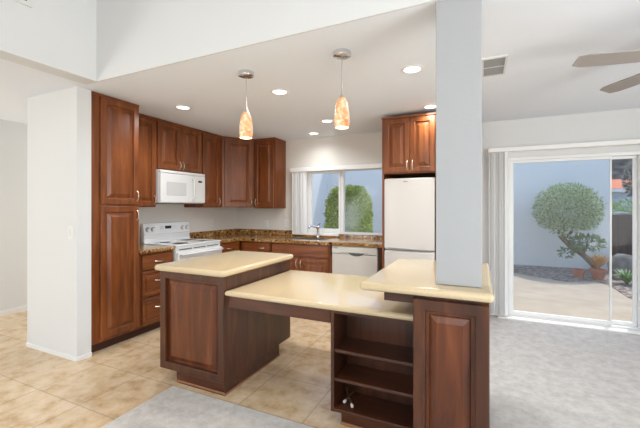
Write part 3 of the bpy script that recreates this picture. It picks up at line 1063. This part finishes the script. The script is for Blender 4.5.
# ------------------------------------------------------------------ outside
G = -.05
struct('shading_eave', MB().box(-6, 6, YW + T, 5.93, CZ, CZ + .14), M['trim'])  # unseen overhang, reach set to leave only a sun strip at the sill
struct('ground_patio', MB().box(-9, 14, YW + T, 11, G - .1, G), M['concrete'])
gp = [(-4.2, 8.9), (.5, 8.75), (1.0, 8.3), (1.5, 7.95), (2.0, 8.25), (2.12, 7.9), (2.1, 7.0), (2.3, 6.4), (5, 6.2), (9, 6.2), (9, 11), (-4.2, 11)]
ng = len(gp)
struct('ground_gravel', MB().add([(x, y, G - .02) for x, y in gp] + [(x, y, G + .012) for x, y in gp],
                                 [tuple(range(ng))[::-1], tuple(range(ng, 2 * ng))] + [(k, (k + 1) % ng, ng + (k + 1) % ng, ng + k) for k in range(ng)]), M['gravel'])
struct('ground_far', MB().box(-30, 60, 11, 60, G - .4, G - .3), M['gravel'])
struct('wall_neighbour', MB().box(-4.25, 2.62, 9.75, 9.95, G, 3.2).box(-4.45, -4.25, 7.2, 9.95, G, 3.2), M['stucco'])


def leaves(mb, n, center, rad, size, fn=None, aspect=.35, shell=.55):
    cx, cy, cz = center
    for _ in range(n):
        while True:
            p = Vector((random.uniform(-1, 1), random.uniform(-1, 1), random.uniform(-1, 1)))
            l = p.length
            if fn:
                if fn(p):
                    break
            elif shell < l <= 1:
                break
        pos = Vector((cx + p.x * rad[0], cy + p.y * rad[1], cz + p.z * rad[2]))
        d_ = (p.normalized() + Vector((random.uniform(-1, 1), random.uniform(-1, 1), random.uniform(-.8, 1))) * .8).normalized()
        s_ = d_.cross(Vector((random.uniform(-1, 1), random.uniform(-1, 1), random.uniform(-1, 1)))).normalized()
        nrm = d_.cross(s_)
        L = size * random.uniform(.7, 1.3)
        w_ = L * aspect / 2
        q = pos + d_ * L * .5
        mb.add([pos, q + s_ * w_ + nrm * w_ * .3, pos + d_ * L, q - s_ * w_ + nrm * w_ * .3], [(0, 1, 2), (0, 2, 3)])
    return mb


# garden tree with a leaning trunk
t = thing('garden_tree', 'small rounded tree with a leaning trunk against the pale garden wall', 'tree', (2.22, 8.95, G))
trunk = [(0, 0, 0), (-.05, 0, .17), (-.25, 0, .4), (-.5, 0, .6), (-.66, 0, .8), (-.68, .02, .92), (-.58, 0, 1.12)]
tr = MB().tube(trunk, [.075, .06, .05, .05, .05, .04, .03], 9)
tr.tube([(-.6, 0, .74), (-.46, .03, .9), (-.42, .04, 1.1), (-.3, 0, 1.3)], [.03, .028, .025, .015], 7)
tr.tube([(-.6, 0, 1.05), (-.75, -.05, 1.3)], [.025, .012], 6)
tr.tube([(-.27, 0, .42), (-.2, .02, .6), (-.2, 0, .72)], [.025, .02, .012], 6)
tr.tube([(-.32, 0, .46), (-.55, -.05, .47)], [.014, .008], 6)
tr.build('trunk', M['bark'], t, smooth=60)
crown = MB()
leaves(crown, 7500, (-.55, 0, 1.37), (.60, .52, .54), .085, lambda p: p.length <= 1 and p.length > .35 and p.z > -.7, .2)
leaves(crown, 350, (-.55, 0, 1.15), (.38, .3, .35), .1)
crown.build('crown', M['leaf'], t)
low = MB()
leaves(low, 420, (-.22, -.05, .68), (.28, .24, .15), .09)
leaves(low, 90, (-.58, -.05, .45), (.12, .1, .08), .08)
low.build('low_foliage', M['leaf_low'], t)


def pot(label, x, y, s_):
    t = thing('terracotta_pot', label, 'flower pot', (x, y, G), 0, 'terracotta pots by the garden tree')
    MB().lathe([(.10 * s_, 0), (.15 * s_, .2 * s_), (.165 * s_, .2 * s_), (.165 * s_, .25 * s_), (.14 * s_, .25 * s_), (.135 * s_, .22 * s_)], 20).build('body', M['terracotta'], t, smooth=40)
    MB().lathe([(.13 * s_, .2 * s_), (.13 * s_, .225 * s_)], 16).build('soil', M['soil'], t)


pot('terracotta pot holding the orange plant', 2.08, 8.45, .85)
pot('small terracotta pot without plant, left of the planted pot', 1.78, 8.50, .7)


def spiky(name, label, cat, loc, n, h, spread, w_, mat):
    m = MB()
    for k in range(n):
        a = random.uniform(0, 2 * PI)
        l = h * random.uniform(.6, 1.1)
        sp = spread * random.uniform(.3, 1)
        dx, dy = math.cos(a), math.sin(a)
        sx, sy = -dy * w_, dx * w_
        prev = None
        vs = []
        for j in range(5):
            q = j / 4
            x, y = dx * sp * q ** 1.4, dy * sp * q ** 1.4
            z = l * (q - .3 * q * q)
            ww = (1 - q) ** .7
            vs += [(x - sx * ww, y - sy * ww, z), (x + sx * ww, y + sy * ww, z)]
        m.add(vs, [(2 * j, 2 * j + 1, 2 * j + 3, 2 * j + 2) for j in range(4)])
    return tag(m.build(name, M[mat], None, loc), label, cat)


spiky('potted_succulent', 'orange yellow spiky plant growing from the terracotta pot', 'plant', (2.08, 8.45, G + .2), 130, .42, .34, .016, 'succulent')
spiky('agave_plant', 'green spiky plant in the gravel in front of the rocks', 'plant', (2.42, 8.1, G), 150, .38, .3, .016, 'agave')
spiky('agave_plant', 'low green spiky clump at the right edge of the gravel bed', 'plant', (2.62, 7.45, G), 130, .36, .28, .016, 'agave')


def rock(label, x, y, rx, ry, rz):
    bm = bmesh.new()
    bmesh.ops.create_icosphere(bm, subdivisions=3, radius=1)
    for v_ in bm.verts:
        k = 1 + .12 * math.sin(5 * v_.co.x + x * 7) * math.cos(4 * v_.co.y + y) + random.uniform(-.04, .04)
        v_.co = Vector((v_.co.x * rx * k, v_.co.y * ry * k, max(v_.co.z, -.5) * rz * k))
    bm.verts.index_update()
    m = MB().add([v_.co[:] for v_ in bm.verts], [[v_.index for v_ in f_.verts] for f_ in bm.faces])
    bm.free()
    tag(m.build('garden_rock', M['rock'], None, (x, y, G + .5 * rz), smooth=30), label, 'rock')


rock('large grey boulder beside the brown fence', 2.78, 9.25, .36, .22, .3)
rock('small grey stone between pot and boulder', 2.45, 8.6, .12, .1, .08)

f_ = thing('garden_fence', 'dark brown board fence beyond the end of the pale wall', 'fence', (0, 0, 0))
b = MB()
for i in range(14):
    b.box(2.63 + i * .15, 2.775 + i * .15, 9.8, 9.82, G, 1.2)
b.build('boards', M['fence'], f_)
MB().box(2.63, 4.73, 9.79, 9.83, 1.2, 1.235).build('cap_rail', M['rock'], f_)
MB().box(2.63, 4.73, 9.821, 9.86, .3, .38).box(2.63, 4.73, 9.821, 9.86, .9, .98).build('rail', M['fence'], f_)
hd = MB()
leaves(hd, 2600, (3.95, 10.45, .92), (1.2, .4, .58), .09, lambda p: max(abs(p.x), abs(p.y), abs(p.z)) <= 1 and (abs(p.z) > .55 or abs(p.y) > .5), .45)
h = thing('hedge', 'clipped green hedge showing above the brown fence', 'hedge', (0, 0, 0))
hd.build('foliage', M['leaf_hedge'], h)
b = MB()
for i in range(6):
    b.tube([(3.05 + i * .36, 10.45, G), (3.07 + i * .36, 10.45, .9)], .03, 6)
b.build('stems', M['bark'], h)

# neighbour house behind the fence
nh = thing('neighbour_house', 'pale blue house with orange tile roof behind the hedge', 'house', (0, 0, 0))
MB().box(3.2, 9, 14.6, 18, G - .3, 1.95).build('walls', M['bluehouse'], nh)
MB().add([(2.9, 14.2, 1.93), (9.3, 14.2, 1.93), (9.3, 16.3, 2.33), (2.9, 16.3, 2.33), (2.9, 14.2, 1.99), (9.3, 14.2, 1.99), (9.3, 16.3, 2.4), (2.9, 16.3, 2.4), (2.9, 18.3, 1.93), (9.3, 18.3, 1.93)],
         [(0, 3, 2, 1), (4, 5, 6, 7), (0, 1, 5, 4), (1, 2, 6, 5), (3, 0, 4, 7), (7, 6, 9, 8)]).build('roof', M['roof'], nh)
MB().box(2.95, 9.3, 14.12, 14.2, 1.86, 1.97).build('fascia', M['trim'], nh)
wf = MB().box(4.75, 5.25, 14.56, 14.62, 1.35, 1.78).build('window', M['vinyl'], nh)
MB().box(4.8, 5.2, 14.54, 14.56, 1.4, 1.73).build('pane', M['dgrey'], wf)

# dark hillside
b = MB()
nx, ny = 40, 14
vs = []
for j in range(ny):
    for i in range(nx):
        x = -10 + i * 1.4
        y = 26 + j * 1.2
        vs.append((x, y, -1 + j * .75 + .35 * math.sin(i * 1.3 + j) + random.uniform(-.25, .25)))
b.add(vs, [(j * nx + i, j * nx + i + 1, (j + 1) * nx + i + 1, (j + 1) * nx + i) for j in range(ny - 1) for i in range(nx - 1)])
struct('ground_hillside', b, M['hill'])
dk = MB()
leaves(dk, 500, (4.05, 12.6, 2.1), (.35, .35, .4), .12, None, .5, .2)
dt = thing('dark_tree', 'small dark leafed tree in front of the orange roof', 'tree', (0, 0, 0))
dk.build('crown', M['leaf_dark'], dt)
MB().tube([(4.1, 12.6, G - .3), (4.05, 12.6, 2.0)], [.06, .04], 8).build('trunk', M['bark'], dt)

# bush outside the kitchen window
bs = thing('garden_bush', 'tall boxy green bush outside the kitchen window', 'bush', (-2.38, 6.5, G))
bu = MB()


def boxy(p):
    q = abs(p.x) ** 4 + abs(p.y) ** 4 + max(p.z, 0) ** 4 * 1.0
    return q <= 1 and q > .4


leaves(bu, 9500, (0, 0, .98), (.40, .38, .83), .07, boxy, .45)
bu.build('foliage', M['leaf_bright'], bs)
MB().tube([(0, 0, 0), (.02, 0, .9)], [.05, .03], 8).tube([(.0, 0, .1), (.2, .05, .9)], [.03, .02], 7).tube([(.0, 0, .1), (-.2, .03, .9)], [.03, .02], 7).build('stems', M['bark'], bs)
ds = thing('downspout', 'thin dark pipe on the pale wall seen left in the kitchen window', 'pipe', (-4.19, 8.35, .2))
MB().box(-.05, .0, -.025, .025, .55, 1.75).build('pipe', M['dgrey'], ds)
MB().box(-.058, -.0, -.03, .03, .9, .93).box(-.058, -.0, -.03, .03, 1.55, 1.58).build('bracket', M['dgrey'], ds)
